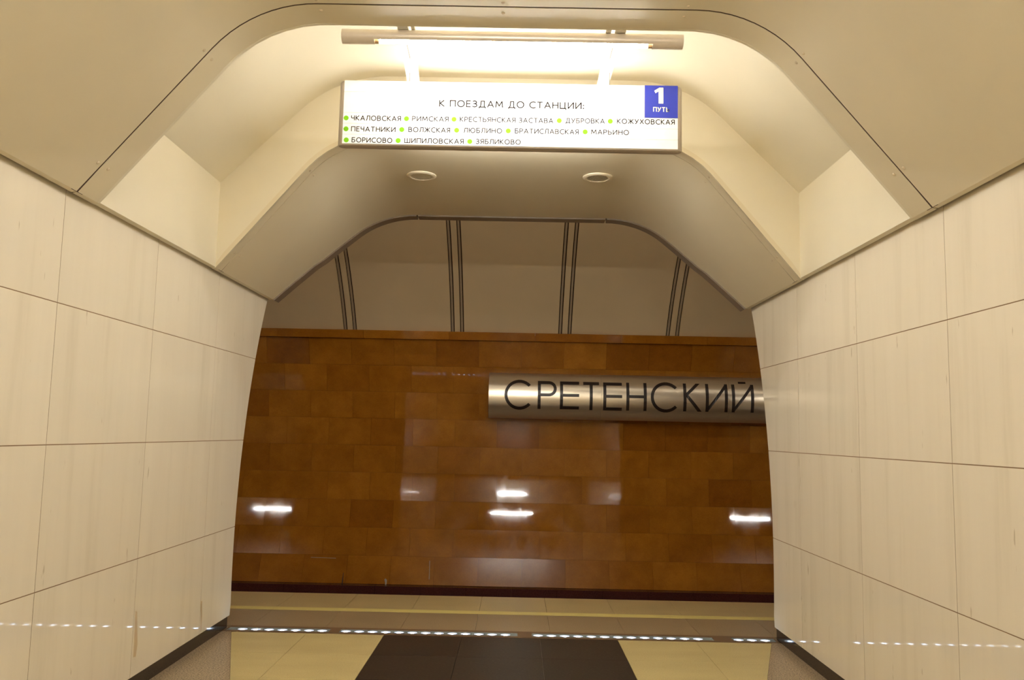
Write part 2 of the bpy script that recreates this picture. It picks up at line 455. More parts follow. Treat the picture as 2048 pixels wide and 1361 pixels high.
# rust-brown runs beside two joints low on the left wall
M['stain'] = plain('rust_run', (.60, .47, .30), .3)
def onx(u, v_, X):
    d = ray(u, v_); t = (X-CAM[0])/d.x
    return Vector((X, d.y*t, CAM[2]+d.z*t))
for pts in ([(271, 1223), (274.5, 1224), (275, 1290), (271.5, 1314), (266, 1316), (268, 1290)], [(401, 1203), (404.5, 1203), (404, 1235), (403, 1262), (400.5, 1266), (401.5, 1235)]):
    q = [onx(u, v_, -1.9996) for u, v_ in pts]
    mesh_obj('stain', q, [tuple(range(len(q)))], 'stain', wl)
# ---------------------------------------------------------------- passage vault (panels, bands, coffer)
ceil = structure(empty('ceiling', (0, 3.3, 2.5)), 'cream vault panels of the passage with a deep lit coffer', 'ceiling')
sheet('near_panel', VPF, H1+.10, Y_GAP-.0065, 'paint', ceil)
sheet('near_band', VPF, Y_GAP+.0065, Y_C0, 'paint', ceil)
sheet('gap_shade_sheet', VPF, Y_GAP-.05, Y_GAP+.05, 'dark', ceil, t=.02, lip=(-2.0, 2.535), off=.0025)  # added dark sheet, nearly flush, painting the shade in the open gap
sheet('coffer_lining', CPF, Y_C0, Y_C1, 'coffer', ceil, lip=(-1.980, 2.512))
annulus('coffer_end', Y_C1, 'coffer', ceil)
annulus('coffer_end', Y_C0-.02, 'coffer', ceil)
sheet('far_band', VPF, Y_C1, Y_J-.003, 'paint', ceil)
sheet('gap_shade_sheet', VPF, Y_J-.05, Y_J+.05, 'dark', ceil, t=.02, lip=(-2.0, 2.535), off=.0025)  # shade of the far joint, likewise put in as a dark sheet
sheet('far_panel', VPF, Y_J+.003, yf, 'paint', ceil)
# hall side coffer
sheet('hall_coffer_lining', CPF, H0, H1, 'coffer', ceil, lip=(-1.980, 2.512))
annulus('hall_coffer_end', H1, 'coffer', ceil)
annulus('hall_coffer_end', H0-.02, 'coffer', ceil)
sheet('hall_band', VPF, H1, H1+.097, 'paint', ceil)
sheet('hall_panel', VPF, -.40, H0, 'paint', ceil)
# screws that hold the panels either side of the gaps
def vnorm(x):
    ax = abs(x)
    if ax < .89: return Vector((0, 0, -1))
    if ax > 1.38: return Vector((-.768*(1 if x > 0 else -1), 0, -.640))
    a = (ax-.89)/(1.38-.89)*.876; return Vector((-math.sin(a)*(1 if x > 0 else -1), 0, -math.cos(a)))
def vz(x):
    ax = abs(x)
    for (x0, z0), (x1, z1) in zip(VP, VP[1:]):
        if x1 <= ax <= x0: return z0+(z1-z0)*(ax-x0)/(x1-x0)
    return 3.44
for x in (-1.85, -1.397, -.89, -.02, .84, 1.368, 1.813):
    for y in (3.770, 3.868): 
        n = vnorm(x); p = Vector((x, y, vz(x)))
        Geo().tube([p-n*.004, p+n*.002, p+n*.006], [.0085, .0085, .004], 8).obj('screw', 'screw', ceil)
for x in (-1.857, -1.37, 1.365, 1.822):
    for y in (5.690, 5.798):
        n = vnorm(x); p = Vector((x, y, vz(x)))
        Geo().tube([p-n*.004, p+n*.002, p+n*.006], [.0085, .0085, .004], 8).obj('screw', 'screw', ceil)
# dark trim around the platform end of the vault, in three lengths
trim = structure(empty('trim_2', (0, 7.3, 2.5)), 'grey brown metal edge trim around the platform end of the vault', 'trim')
idx = [i for i, p in enumerate(VPF) if abs(p[0]) <= .872]
ia, ib = idx[0], idx[-1]
def trim_piece(pts, close_lo, close_hi):
    n = len(pts); v = []
    W = .13
    inn = []
    for i, (x, z) in enumerate(pts):
        nn = vnorm(x); inn.append((x+nn.x*.012, z+nn.z*.012))
    for (x, z), q in zip(inn, pts): v.append((x, yf(q[1])+.001, z))
    for (x, z), q in zip(inn, pts): v.append((x, yf(q[1])+W, z))
    for (x, z) in pts: v.append((x-vnorm(x).x*.03, yf(z)+.001, z-vnorm(x).z*.03))
    for (x, z) in pts: v.append((x-vnorm(x).x*.03, yf(z)+W, z-vnorm(x).z*.03))
    f = []
    for i in range(n-1):
        f += [(i, i+1, n+i+1, n+i), (2*n+i, 3*n+i, 3*n+i+1, 2*n+i+1), (i, 2*n+i, 2*n+i+1, i+1), (n+i, n+i+1, 3*n+i+1, 3*n+i)]
    f += [(0, n, 3*n, 2*n), (n-1, 3*n-1, 4*n-1, 2*n-1)]
    mesh_obj('trim_piece', v, f, 'trim', trim, smooth=25)
trim_piece([p for p in VPF[:ia]] + [(-.880, 3.44)], 0, 0)
trim_piece([(-.866, 3.44)] + VPF[ia+1:ib] + [(.866, 3.44)], 0, 0)
trim_piece([(.880, 3.44)] + [p for p in VPF[ib+1:]], 0, 0)
for s in (-1, 1):
    box('joint_clip', (s*.873-.007, yf(3.44)+.002, 3.452), (s*.873+.007, yf(3.44)+.12, 3.47), 'trim', trim)

# ---------------------------------------------------------------- platform tunnel: track wall and vault
RW, ZW, YW = 4.0, 1.12, 11.2
def yw(z): return YW-(RW-math.sqrt(RW*RW-(z-ZW)**2))
tw = structure(empty('wall_back', (0, 11.2, -.52)), 'track wall of glossy brown stone tiles beyond the platform', 'wall')
Z_TOP = 2.625; TH = .3505; TWD = .548
rows_px = [(534, 700), (570, 750), (538, 805), (574, 860), (539, 915), (486, 970), (530, 1027), (647, 1085), (518.6, 1142)]
ang_top = math.asin((Z_TOP-ZW)/RW)
far_geo = Geo()
for r, (u, v_) in enumerate(rows_px):
    a1 = ang_top-r*TH/RW; a0 = a1-TH/RW
    z1, z0 = ZW+RW*math.sin(a1), ZW+RW*math.sin(a0)
    y1, y0 = YW-RW+RW*math.cos(a1), YW-RW+RW*math.cos(a0)
    xs = ony(u, v_, (y0+y1)/2).x
    am = (a0+a1)/2; nrm = Vector((0, -math.cos(am), -math.sin(am)))
    g = .0008; proto = None
    d = Vector((0, y1-y0, z1-z0)).normalized()
    k0 = int(math.floor((-12-xs)/TWD)); 
    for k in range(k0, k0+46):
        xa, xb_ = xs+k*TWD+g, xs+(k+1)*TWD-g
        if xb_ > 12: break
        p0 = Vector((0, y0, z0))+d*g; p1 = Vector((0, y1, z1))-d*g
        pol = [Vector((xa, p0.y, p0.z)), Vector((xb_, p0.y, p0.z)), Vector((xb_, p1.y, p1.z)), Vector((xa, p1.y, p1.z))]
        if xa < -5.0 or xb_ > 6.2:
            far_geo.prism(pol, -nrm*.025); continue
        if proto is None:
            proto = Geo().prism(pol, -nrm*.025).obj('stone_tile', 'brown', tw); x_first = xa; o = proto
        else:
            o = copy_tree(proto, (xa-x_first, 0, 0), tw); o.location = proto.location + Vector(((xa-x_first)*S, 0, 0))
        o.rotation_euler.x = random.uniform(-1, 1)*.0011
        o.rotation_euler.z = random.uniform(-1, 1)*.0011
fo = far_geo.obj('stone_tile_field', 'brown', tw); fo['kind'] = 'stuff'
Z_BOT = ZW+RW*math.sin(ang_top-9*TH/RW)
v = []; f = []
zz = [-1.3+.2*i for i in range(21)]
for z in zz: v += [(-12, yw(z)+.022, z), (12, yw(z)+.022, z), (-12, yw(z)+.12, z), (12, yw(z)+.12, z)]
for i in range(len(zz)-1):
    k = 4*i; f += [(k, k+1, k+5, k+4), (k+2, k+6, k+7, k+3), (k, k+4, k+6, k+2), (k+1, k+3, k+7, k+5)]
mesh_obj('wall_bed', v, f, 'brownbed', tw, smooth=30)
# a crack and a few chipped joints low on the track wall
M['chip'] = plain('pale_chip', (.42, .36, .26), .8)
def on_wall(u, v_):
    lo, hi = 9.0, 12.0
    for _ in range(40):
        mm = (lo+hi)/2; q = ony(u, v_, mm)
        if mm > yw(q.z): hi = mm
        else: lo = mm
    q = ony(u, v_, lo); a = math.asin((q.z-ZW)/RW); return q-Vector((0, math.cos(a), math.sin(a)))*.008
for nm_, mt_, pts in (('crack', 'groove', [(686.5, 1146), (687.5, 1147), (685.5, 1172), (682.5, 1172.5), (684.5, 1160)]),
                      ('chip', 'chip', [(769, 1160), (771, 1158), (774, 1161), (773.5, 1167), (771.5, 1175), (769.5, 1175), (770.5, 1167)]),
                      ('chip', 'chip', [(859, 1122.5), (860.2, 1122.5), (859, 1160), (857.8, 1160)]),
                      ('chip', 'chip', [(622, 1115.2), (672, 1117), (672, 1117.9), (622, 1116.1)])):
    mesh_obj(nm_, [on_wall(u, v_) for u, v_ in pts], [tuple(range(len(pts)))], mt_, tw)
# ledge on top and maroon plinth below
yl = yw(Z_TOP)
k0 = -6
for k in range(-9, 10):
    xa, xb_ = k*1.1+.3, (k+1)*1.1+.298
    Geo().prism([(xa, yl-.045, Z_TOP+.002), (xa, yl+.10, Z_TOP+.002), (xa, yl+.06, Z_TOP+.112), (xa, yl-.068, Z_TOP+.105)], (xb_-xa, 0, 0)).obj('ledge_stone', 'brown', tw)
yb_ = yw(Z_BOT)
for k in range(-16, 17):
    xa, xb_ = k*.56+.06, (k+1)*.56+.0575
    box('plinth_stone', (xa, yb_-.13, Z_BOT-.30), (xb_, yb_+.05, Z_BOT-.002), 'maroon', tw)
# vault above the ledge
RV, ZV = 4.25, .30
Z_V0 = Z_TOP+.06; YV = yl+.03-math.sqrt(RV*RV-(Z_V0-ZV)**2)
def yv(z): return YV+math.sqrt(max(RV*RV-(z-ZV)**2, 0))
vault = structure(empty('ceiling', (0, 10, 2.7)), 'cream vault over the track with paired vertical ribs', 'ceiling')
Z_V1 = 4.26
a0, a1 = math.asin((Z_V0-ZV)/RV), math.asin((Z_V1-ZV)/RV)
def arc_strip(name, xa, xb_, lift, t, mat, parent, proto=None):
    n = 18; v = []; f = []
    for i in range(n+1):
        a = a0+(a1-a0)*i/n
        for rr_ in (RV-lift, RV-lift+t):
            y, z = YV+rr_*math.cos(a), ZV+rr_*math.sin(a); v += [(xa, y, z), (xb_, y, z)]
    for i in range(n):
        k = 4*i; f += [(k, k+1, k+5, k+4), (k+2, k+6, k+7, k+3), (k, k+4, k+6, k+2), (k+1, k+3, k+7, k+5)]
    f += [(0, 2, 3, 1), (4*n, 4*n+1, 4*n+3, 4*n+2)]
    return mesh_obj(name, v, f, mat, parent, smooth=30)
ribs_x = [ony(u, 659, yv(2.72)).x for u in (688, 901, 1116, 1331)]
pitch = (ribs_x[-1]-ribs_x[0])/3; rx = [ribs_x[0]+pitch*k for k in range(-4, 9)]
RWD = .170
protos = {}
def rep(key, name, xa, xb_, lift, t, mat):
    if key in protos:
        o, x0 = protos[key]; c = copy_tree(o, (xa-x0, 0, 0), vault); c.location = o.location+Vector(((xa-x0)*S, 0, 0)); return c
    o = arc_strip(name, xa, xb_, lift, t, mat, vault); protos[key] = (o, xa); return o
for k, x in enumerate(rx):
    rep('back', 'rib_groove', x-.01, x+RWD+.01, -.028, .01, 'groove')
    rep('r1', 'rib_rail', x+.012, x+.036, .004, .022, 'rail')
    rep('mid', 'rib_strip', x+.050, x+.120, .0, .02, 'vaultpanel')
    rep('r1', 'rib_rail', x+.132, x+.156, .004, .022, 'rail')
    if k < len(rx)-1: rep('p', 'vault_panel', x+RWD, rx[k+1], 0.0, .025, 'vaultpanel')
# lining on the pylon side, above the passage openings
v = []; f = []; zz = [3.50+.05*i for i in range(17)]
for z in zz: v += [(-12, yf(z)+.0, z), (12, yf(z)+.0, z), (-12, yf(z)-.06, z), (12, yf(z)-.06, z)]
for i in range(len(zz)-1):
    k = 4*i; f += [(k, k+1, k+5, k+4), (k+2, k+6, k+7, k+3), (k, k+4, k+6, k+2), (k+1, k+3, k+7, k+5)]
mesh_obj('tunnel_lining', v, f, 'vaultpanel', vault, smooth=30)

# ---------------------------------------------------------------- ceiling speakers
for (u, v_), nm in (((843, 351), 'round ceiling speaker with slatted grille, the left one'), ((1195.5, 354.5), 'round ceiling speaker with slatted grille, the right one')):
    d = ray(u, v_); t_ = (3.44-CAM[2])/d.z; x, y = CAM[0]+d.x*t_, d.y*t_
    t = empty('ceiling_speaker', (x, y, 3.44), (nm, 'speaker', 'round speakers in the vault soffit'))
    R0, R1, n = .115, .083, 40; v = []; f = []
    for r_, z in ((R0, 3.441), (R0, 3.434), (R0-.010, 3.428), (R1+.004, 3.426), (R1, 3.428), (R1, 3.442)):
        for j in range(n): v.append((x+r_*math.cos(2*math.pi*j/n), y+r_*math.sin(2*math.pi*j/n), z))
    for q in range(5):
        for j in range(n): f.append((q*n+j, q*n+(j+1) % n, (q+1)*n+(j+1) % n, (q+1)*n+j))
    mesh_obj('rim', v, f, 'grille', t, smooth=40)
    mesh_obj('recess', [(x+R1*math.cos(2*math.pi*j/n), y+R1*math.sin(2*math.pi*j/n), 3.438) for j in range(n)], [tuple(range(n))], 'grille_in', t)
    a = math.radians(-14); ux, uy = math.cos(a), math.sin(a)
    for i in range(-7, 8):
        o_ = i*.0112; L = math.sqrt(max(R1*R1-o_*o_, 0))-.001
        if L < .015: continue
        c = (x+ux*o_, y+uy*o_); hw = .0026
        q = [(c[0]+ux*sx*hw - uy*sy*L, c[1]+uy*sx*hw + ux*sy*L, 3.429) for sx, sy in ((-1, -1), (1, -1), (1, 1), (-1, 1))]
        Geo().prism(q, (0, 0, .006)).obj('slat', 'grille', t)

# ---------------------------------------------------------------- hanging tube lamp
def make_lamp(cx_, y, z, half, t0, t1, tube_mat, label, group, ztop=3.87, clamps=None, hang=False, arcs=((-28, 62), (118, 208)), mount=None, mount1=None):
    t = empty('tube_lamp', (cx_, y, z-.036), (label, 'lamp', group))
    R = .0365; n = 40
    def shell(name, xa, xb_, arcs, caps):
        v = []; f = []
        for (a0_, a1_) in arcs:
            k = max(4, int((a1_-a0_)/360*n)); base = len(v)
            for xx in (xa, xb_):
                for rr_ in (R, R-.003):
                    for i in range(k+1):
                        a = math.radians(a0_+(a1_-a0_)*i/k); v.append((xx, y+rr_*math.cos(a), z+rr_*math.sin(a)))
            q = k+1
            for i in range(k):
                o0, i0, o1, i1 = base+i, base+q+i, base+2*q+i, base+3*q+i
                f += [(o0, o0+1, o1+1, o1), (i0, i1, i1+1, i0+1), (o0, i0, i0+1, o0+1), (o1, o1+1, i1+1, i1)]
            f += [(base, base+2*q, base+3*q, base+q), (base+k, base+q+k, base+3*q+k, base+2*q+k)]
        if caps:
            for xx in caps:
                b0_ = len(v); v += [(xx, y+R*math.cos(2*math.pi*i/n), z+R*math.sin(2*math.pi*i/n)) for i in range(n)]; f.append(tuple(range(b0_, b0_+n)))
        return mesh_obj(name, v, f, 'alu', t, smooth=40)
    # 0 deg = away from camera (+y), 90 = up, 180 = towards camera, 270 = down
    shell('pipe_end', cx_-half, cx_+t0, [(0, 360)], [cx_-half])
    shell('pipe_end', cx_+t1, cx_+half, [(0, 360)], [cx_+half])
    shell('pipe', cx_+t0, cx_+t1, list(arcs), None)
    Geo().tube([(cx_+t0+.004, y, z-.020), (cx_+t1-.004, y, z-.020)], .0135, 14).obj('tube', tube_mat, t, smooth=40)
    for s_, xx in ((-1, cx_+t0), (1, cx_+t1)):
        Geo().tube([(xx-s_*.0, y, z-.020), (xx-s_*.022, y, z-.020)], .0142, 14).obj('socket', 'brass', t, smooth=40)
    for (xa, xb_) in (clamps or ()):
        g = Geo().box((xa, y-.012, z+R-.002), (xb_, y+.012, ztop)) if mount is None else Geo().box((xa, mount, z+R-.006), (xb_, (y+.02) if mount1 is None else mount1, z+R+.012))
        g.obj('clamp', 'white', t)
    return t
YL = 4.085
lc = ony(1025, 78.8, YL); lz = lc.z
lx0, lx1 = ony(685, 75, YL).x, ony(1365, 83, YL).x; lcx = (lx0+lx1)/2
tx0, tx1 = ony(750, 84, YL).x-lcx, ony(1304, 92, YL).x-lcx
cl = [(ony(a, 60, YL).x, ony(b_, 60, YL).x) for a, b_ in ((797, 818), (824, 831), (1211, 1221), (1229, 1250))]
main_lamp = make_lamp(lcx, YL, lz, (lx1-lx0)/2, tx0, tx1, 'tube_main', 'silver pipe lamp with glowing tube above the white direction sign', 'pipe lamps hung in the coffers', clamps=cl, arcs=((70, 222),), mount=Y_C0)
MY = 5.62-.065
cl2 = [(a+.03, b_+.03) for a, b_ in cl]
back_lamp = make_lamp(lcx, MY, lz-.015, (lx1-lx0)/2, tx0, tx1, 'tube_rear', 'silver pipe lamp on the far coffer edge, hidden behind the direction sign', 'pipe lamps hung in the coffers', clamps=cl2, arcs=((-22, 110),), mount=MY-.02, mount1=Y_C1)
YB, ZB = 0.685, 3.408
hall_cl = [(-.50, -.44), (.44, .50)]
lamp_b = make_lamp(0, YB, ZB, .62, -.535, .535, 'tube_side', 'silver pipe lamp in the hall-side coffer above the camera, seen as lower wall reflection', 'pipe lamps hung in the coffers', clamps=hall_cl, arcs=((70, 222),), mount=H0)

# ---------------------------------------------------------------- direction sign
YS = 4.60; TK = .075
sl, sr = ony(676, 230, YS).x, ony(1366, 240, YS).x
sz0, sz1 = ony(1024, 301-5, YS).z, ony(1024, 165.5, YS).z
sign = empty('direction_sign', ((sl+sr)/2, YS+TK/2, sz0), ('white hanging direction sign listing stations with a blue track number', 'sign'))
r_ = TK/2; pl = []
for i in range(13): a = math.pi/2+math.pi*i/12; pl.append((sl+r_+r_*math.cos(a), YS+r_+r_*math.sin(a)))
for i in range(13): a = -math.pi/2+math.pi*i/12; pl.append((sr-r_+r_*math.cos(a), YS+r_+r_*math.sin(a)))
def loft(name, outline, levels, mat, parent):
    n = len(outline); v = []; f = []
    cxs = sum(p[0] for p in outline)/n; cys = sum(p[1] for p in outline)/n
    for z, k in levels:
        for x, y in outline:
            sx = x-(k if x > cxs else -k); v.append((sx, cys+(y-cys)*(1-k/r_), z))
    for q in range(len(levels)-1):
        for j in range(n): f.append((q*n+j, q*n+(j+1) % n, (q+1)*n+(j+1) % n, (q+1)*n+j))
    f += [tuple(range(n)), tuple(range((len(levels)-1)*n, len(levels)*n))]
    return mesh_obj(name, v, f, mat, parent, smooth=35)
loft('frame', pl, [(sz0, .012), (sz0+.003, .004), (sz0+.010, 0), (sz1-.012, 0), (sz1-.004, .004), (sz1, .012)], 'alu_dark', sign)
def SP(u, v_): q = ony(u, v_, YS-.002); return q.x, q.z
f_x0, f_x1 = SP(686.5, 230)[0], SP(1355.5, 240)[0]
seam_px = [163.5, 183, 225, 246.5, 268.2, 291]
seam_z = [SP(688, p)[1] for p in seam_px]
seam_z[0] = sz1-.003; seam_z[-1] = sz0+.008
bx0, bz0 = SP(1289, 231); bx1 = f_x1
for i in range(5):
    za, zb = seam_z[i]-.0007, seam_z[i+1]+.0007
    x1 = (bx0 if i < 2 else f_x1)
    box('face_strip', (f_x0, YS-.002, zb), (x1, YS+.004, za), 'face', sign)
blue = box('track_panel', (bx0+.001, YS-.003, seam_z[2]+.001), (bx1, YS+.004, seam_z[0]), 'blue', sign)
def arc(cx_, cy_, rx, ry, a0_, a1_, n=12):
    return [(cx_+rx*math.cos(math.radians(a0_+(a1_-a0_)*i/n)), cy_+ry*math.sin(math.radians(a0_+(a1_-a0_)*i/n))) for i in range(n+1)]
GL = {                                             # glyph: (width, strokes) with cap height 1
 'А': (.68, [[(0, 0), (.34, 1), (.68, 0)], [(.12, .31), (.56, .31)]]),
 'Б': (.53, [[(.49, 1), (0, 1), (0, 0), (.26, 0)] + arc(.26, .285, .26, .285, -90, 90) + [(0, .57)]]),
 'В': (.54, [[(.24, .54), (0, .54), (0, 1), (.24, 1)] + arc(.24, .77, .23, .23, 90, -90), [(0, .54), (0, 0), (.26, 0)] + arc(.26, .27, .27, .27, -90, 90)]),
 'Д': (.72, [[(0, -.19), (0, 0), (.72, 0), (.72, -.19)], [(.10, 0), (.19, .35), (.22, 1), (.60, 1), (.60, 0)]]),
 'Е': (.45, [[(.45, 1), (0, 1), (0, 0), (.45, 0)], [(0, .53), (.41, .53)]]),
 'Ж': (.88, [[(.44, 0), (.44, 1)], [(.02, 1), (.36, .53), (0, 0)], [(.86, 1), (.52, .53), (.88, 0)], [(.36, .53), (.52, .53)]]),
 'З': (.48, [arc(.20, .77, .23, .23, 140, -90), arc(.20, .27, .27, .27, 90, -140), [(.10, .54), (.20, .54)]]),
 'И': (.62, [[(0, 1), (0, 0), (.62, 1), (.62, 0)]]),
 'К': (.54, [[(0, 0), (0, 1)], [(.51, 1), (.07, .52), (.54, 0)], [(0, .52), (.07, .52)]]),
 'Л': (.60, [[(0, .01), (.08, .08), (.14, .35), (.17, 1), (.60, 1), (.60, 0)]]),
 'М': (.80, [[(0, 0), (.08, 1), (.40, .22), (.72, 1), (.80, 0)]]),
 'Н': (.60, [[(0, 0), (0, 1)], [(.60, 0), (.60, 1)], [(0, .52), (.60, .52)]]),
 'О': (.78, [arc(.39, .5, .39, .51, 0, 360, 24)]),
 'П': (.60, [[(0, 0), (0, 1), (.60, 1), (.60, 0)]]),
 'Р': (.49, [[(0, 0), (0, 1), (.21, 1)] + arc(.21, .725, .28, .275, 90, -90) + [(0, .45)]]),
 'С': (.62, [arc(.42, .5, .42, .51, 55, 305, 20)]),
 'Т': (.58, [[(0, 1), (.58, 1)], [(.29, 1), (.29, 0)]]),
 'У': (.60, [[(0, 1), (.31, .30)], [(.60, 1), (.27, .20), (.17, .04), (.04, 0)]]),
 'Х': (.60, [[(0, 0), (.58, 1)], [(.02, 1), (.60, 0)]]),
 'Ц': (.66, [[(0, 1), (0, 0), (.66, 0), (.66, -.19)], [(.55, 1), (.55, 0)]]),
 'Ч': (.50, [[(0, 1), (0, .66)] + arc(.20, .66, .20, .20, 180, 270, 6) + [(.5, .50)], [(.50, 1), (.50, 0)]]),
 'Ш': (.86, [[(0, 1), (0, 0), (.86, 0), (.86, 1)], [(.43, 1), (.43, 0)]]),
 'Ь': (.50, [[(0, 1), (0, 0), (.22, 0)] + arc(.22, .285, .28, .285, -90, 90) + [(0, .57)]]),
 'Ю': (1.0, [[(0, 0), (0, 1)], [(0, .52), (.26, .52)], arc(.63, .5, .37, .51, 0, 360, 24)]),
 'Я': (.50, [[(.50, 0), (.50, 1), (.28, 1)] + arc(.28, .735, .27, .265, 90, 270) + [(.50, .47)], [(.26, .47), (0, 0)]]),
 ':': (.0, [[(0, .0), (0, .12)], [(0, .50), (0, .62)]]), ' ': (.16, []),
}
def text_mesh(name, s, x0, x1, z0, h, mat, parent, y, t=.15):
    v = []; f = []; pen = 0.0; segs_ = []
    for ch in s:
        w_, st_ = GL[ch]
        for pl_ in st_:
            for p_, q_ in zip(pl_, pl_[1:]): segs_.append(((p_[0]+pen, p_[1]), (q_[0]+pen, q_[1])))
        pen += w_+t+.13
    W_ = pen-.13-t
    sx = (x1-x0-t*h)/W_; xo = x0+t*h/2
    for (p_, q_) in segs_:
        ax, az = xo+p_[0]*sx, z0+t*h/2+p_[1]*h*(1-t); bx_, bz_ = xo+q_[0]*sx, z0+t*h/2+q_[1]*h*(1-t)
        dx, dz = bx_-ax, bz_-az; L_ = math.hypot(dx, dz) or 1
        ux, uz = dx/L_*t*h/2, dz/L_*t*h/2; e_ = .55
        i = len(v)
        v += [(ax-ux*e_-uz, y, az-uz*e_+ux), (ax-ux*e_+uz, y, az-uz*e_-ux), (bx_+ux*e_+uz, y, bz_+uz*e_-ux), (bx_+ux*e_-uz, y, bz_+uz*e_+ux)]
        f.append((i, i+1, i+2, i+3))
    o = mesh_obj(name, v, f, mat, parent); o['kind'] = 'stuff'
    return o
def line(entries, ybase, hpx):
    for s, a, b_ in entries:
        k = .0128                                  # the sign's own slope in the picture
        vb = ybase+(a-700)*k
        x0, z0 = SP(a, vb); x1, _ = SP(b_, vb); h = SP(a, vb-hpx)[1]-z0
        text_mesh('lettering', s, x0, x1, z0, h, 'ink', sign, YS-.0025)
line([('ЧКАЛОВСКАЯ', 702, 802), ('РИМСКАЯ', 824, 897), ('КРЕСТЬЯНСКАЯ ЗАСТАВА', 919.5, 1106.5), ('ДУБРОВКА', 1131, 1209.5), ('КОЖУХОВСКАЯ', 1234, 1349.5)], 241, 10.4)
line([('ПЕЧАТНИКИ', 702, 791), ('ВОЛЖСКАЯ', 816.5, 900.5), ('ЛЮБЛИНО', 927, 1004), ('БРАТИСЛАВСКАЯ', 1029.5, 1157.5), ('МАРЬИНО', 1182, 1258)], 263, 10.4)
line([('БОРИСОВО', 703, 784.5), ('ШИПИЛОВСКАЯ', 808.5, 927.5), ('ЗЯБЛИКОВО', 951.5, 1041.5)], 285, 10.4)
line([('К ПОЕЗДАМ ДО СТАНЦИИ:', 878, 1168)], 211.5, 14)
def dots(xs, yb):
    for u in xs:
        cx_, cz_ = SP(u, yb+(u-700)*.0128); R = .0142
        mesh_obj('line_dot', [(cx_+R*math.cos(i*math.pi/10), YS-.0026, cz_+R*math.sin(i*math.pi/10)) for i in range(20)], [tuple(range(20))], 'green', sign)
dots([692.3, 813, 908, 1118.5, 1220.5], 236.2); dots([692, 803.6, 913.3, 1016.5, 1170.3], 258); dots([692.5, 796.3, 939.5], 280.2)
x0, z0 = SP(1308.5, 207.3); x1, z1_ = SP(1327, 175.8)
# the figure 1
fx = x1-x0; fh = z1_-z0
one = [(.46, 0), (.97, 0), (.97, 1), (.55, 1), (.0, .80), (.12, .64), (.46, .76)]
mesh_obj('number', [(x0+a*fx, YS-.0042, z0+b_*fh) for a, b_ in one], [(0, 1, 2, 6), (6, 2, 3), (3, 4, 5, 6)], 'cream_ink', blue)
x0, z0 = SP(1306, 224); x1, _ = SP(1338.5, 224); h = SP(1306, 214.3)[1]-z0
text_mesh('number_caption', 'ПУТЬ', x0, x1, z0, h, 'cream_ink', blue, YS-.0042, .18)
# hangers: white tapered plate and a thin cable with a turnbuckle sleeve each side
for s_, pts in ((-1, (815.5, 840, 797, 829)), (1, (1193, 1216, 1214, 1246))):
    yh = 4.645
    xa, xb_ = ony(pts[0], 162, yh).x, ony(pts[1], 162, yh).x
    ua, ub = ony(pts[2], 62, yh).x, ony(pts[3], 62, yh).x
    zt = 3.872; zb = sz1-.002; zm = ony(820, 62, yh).z
    k = (zt-zb)/(zm-zb)
    g = Geo().prism([(xa, yh, zb), (xb_, yh, zb), (xb_+(ub-xb_)*k, yh, zt), (xa+(ua-xa)*k, yh, zt)], (0, .004, 0))
    g.obj('hanger_plate', 'white', sign)
    cu_ = 819 if s_ < 0 else 1219
    yc_ = 4.625
    c0 = ony(cu_, 163, yc_); c1 = ony(cu_+.5, 146, yc_); c2 = ony(cu_, 118, yc_)
    Geo().tube([(c0.x, yc_, sz1-.004), (c0.x, yc_, c1.z)], .0022, 8).obj('cable', 'cable', sign)
    Geo().tube([(c0.x, yc_, c1.z), (c0.x, yc_, c1.z+.004), (c0.x, yc_, c2.z-.004), (c0.x, yc_, c2.z)], [.003, .0052, .0052, .003], 10).obj('cable_sleeve', 'white', sign)
    Geo().tube([(c0.x, yc_, c2.z), (c0.x-s_*-.028*1.0, yc_, c2.z+.11), (c0.x+s_*.045, yc_, 3.872)], .002, 8).obj('cable', 'cable', sign)

# ---------------------------------------------------------------- station name on the track wall
YN = 10.93                                        # chord plane; bulges towards the platform
ft = ony(985, 745, YN-.10); fb = ony(985, 836, YN-.10)
nz0, nz1 = fb.z, ft.z; NH = nz1-nz0; bul = .13
RN = (NH*NH/4+bul*bul)/(2*bul); nzc = (nz0+nz1)/2
def yn(z): return YN+RN-bul-math.sqrt(max(RN*RN-(z-nzc)**2, 0))
name_s = empty('station_name_sign', (2.2, YN, nz0), ('long curved brushed steel sign with large dark letters on brown wall', 'sign'))
cuts = [ony(977, 790, yn(nzc)).x, ony(1203, 795, yn(nzc)).x, ony(1459, 800, yn(nzc)).x]
cuts += [cuts[2]+(cuts[2]-cuts[1])*.95]
for xa, xb_ in zip(cuts, cuts[1:]):
    n = 20; v = []; f = []
    for i in range(n+1):
        z = nz0+NH*i/n
        v += [(xa+.0012, yn(z), z), (xb_-.0012, yn(z), z)]
    for i in range(n): f.append((2*i, 2*i+1, 2*i+3, 2*i+2))
    b0_ = len(v); yb2 = YN+.10
    v += [(xa+.0012, yb2, nz0), (xb_-.0012, yb2, nz0), (xa+.0012, yb2, nz1), (xb_-.0012, yb2, nz1)]
    f += [(0, 1, b0_+1, b0_), (2*n, b0_+2, b0_+3, 2*n+1), (b0_, b0_+1, b0_+3, b0_+2), tuple([2*i for i in range(n+1)]+[b0_+2, b0_]), tuple([2*i+1 for i in range(n+1)]+[b0_+3, b0_+1])]
    mesh_obj('steel_plate', v, f, 'steel', name_s, smooth=35)
for x in (cuts[0]+.35, cuts[1]+.5, cuts[2]+.5):
    for z in (nz0+.1, nz1-.1): box('wall_bracket', (x-.02, YN+.10, z-.02), (x+.02, yw(z)+.0, z+.02), 'trim', name_s)
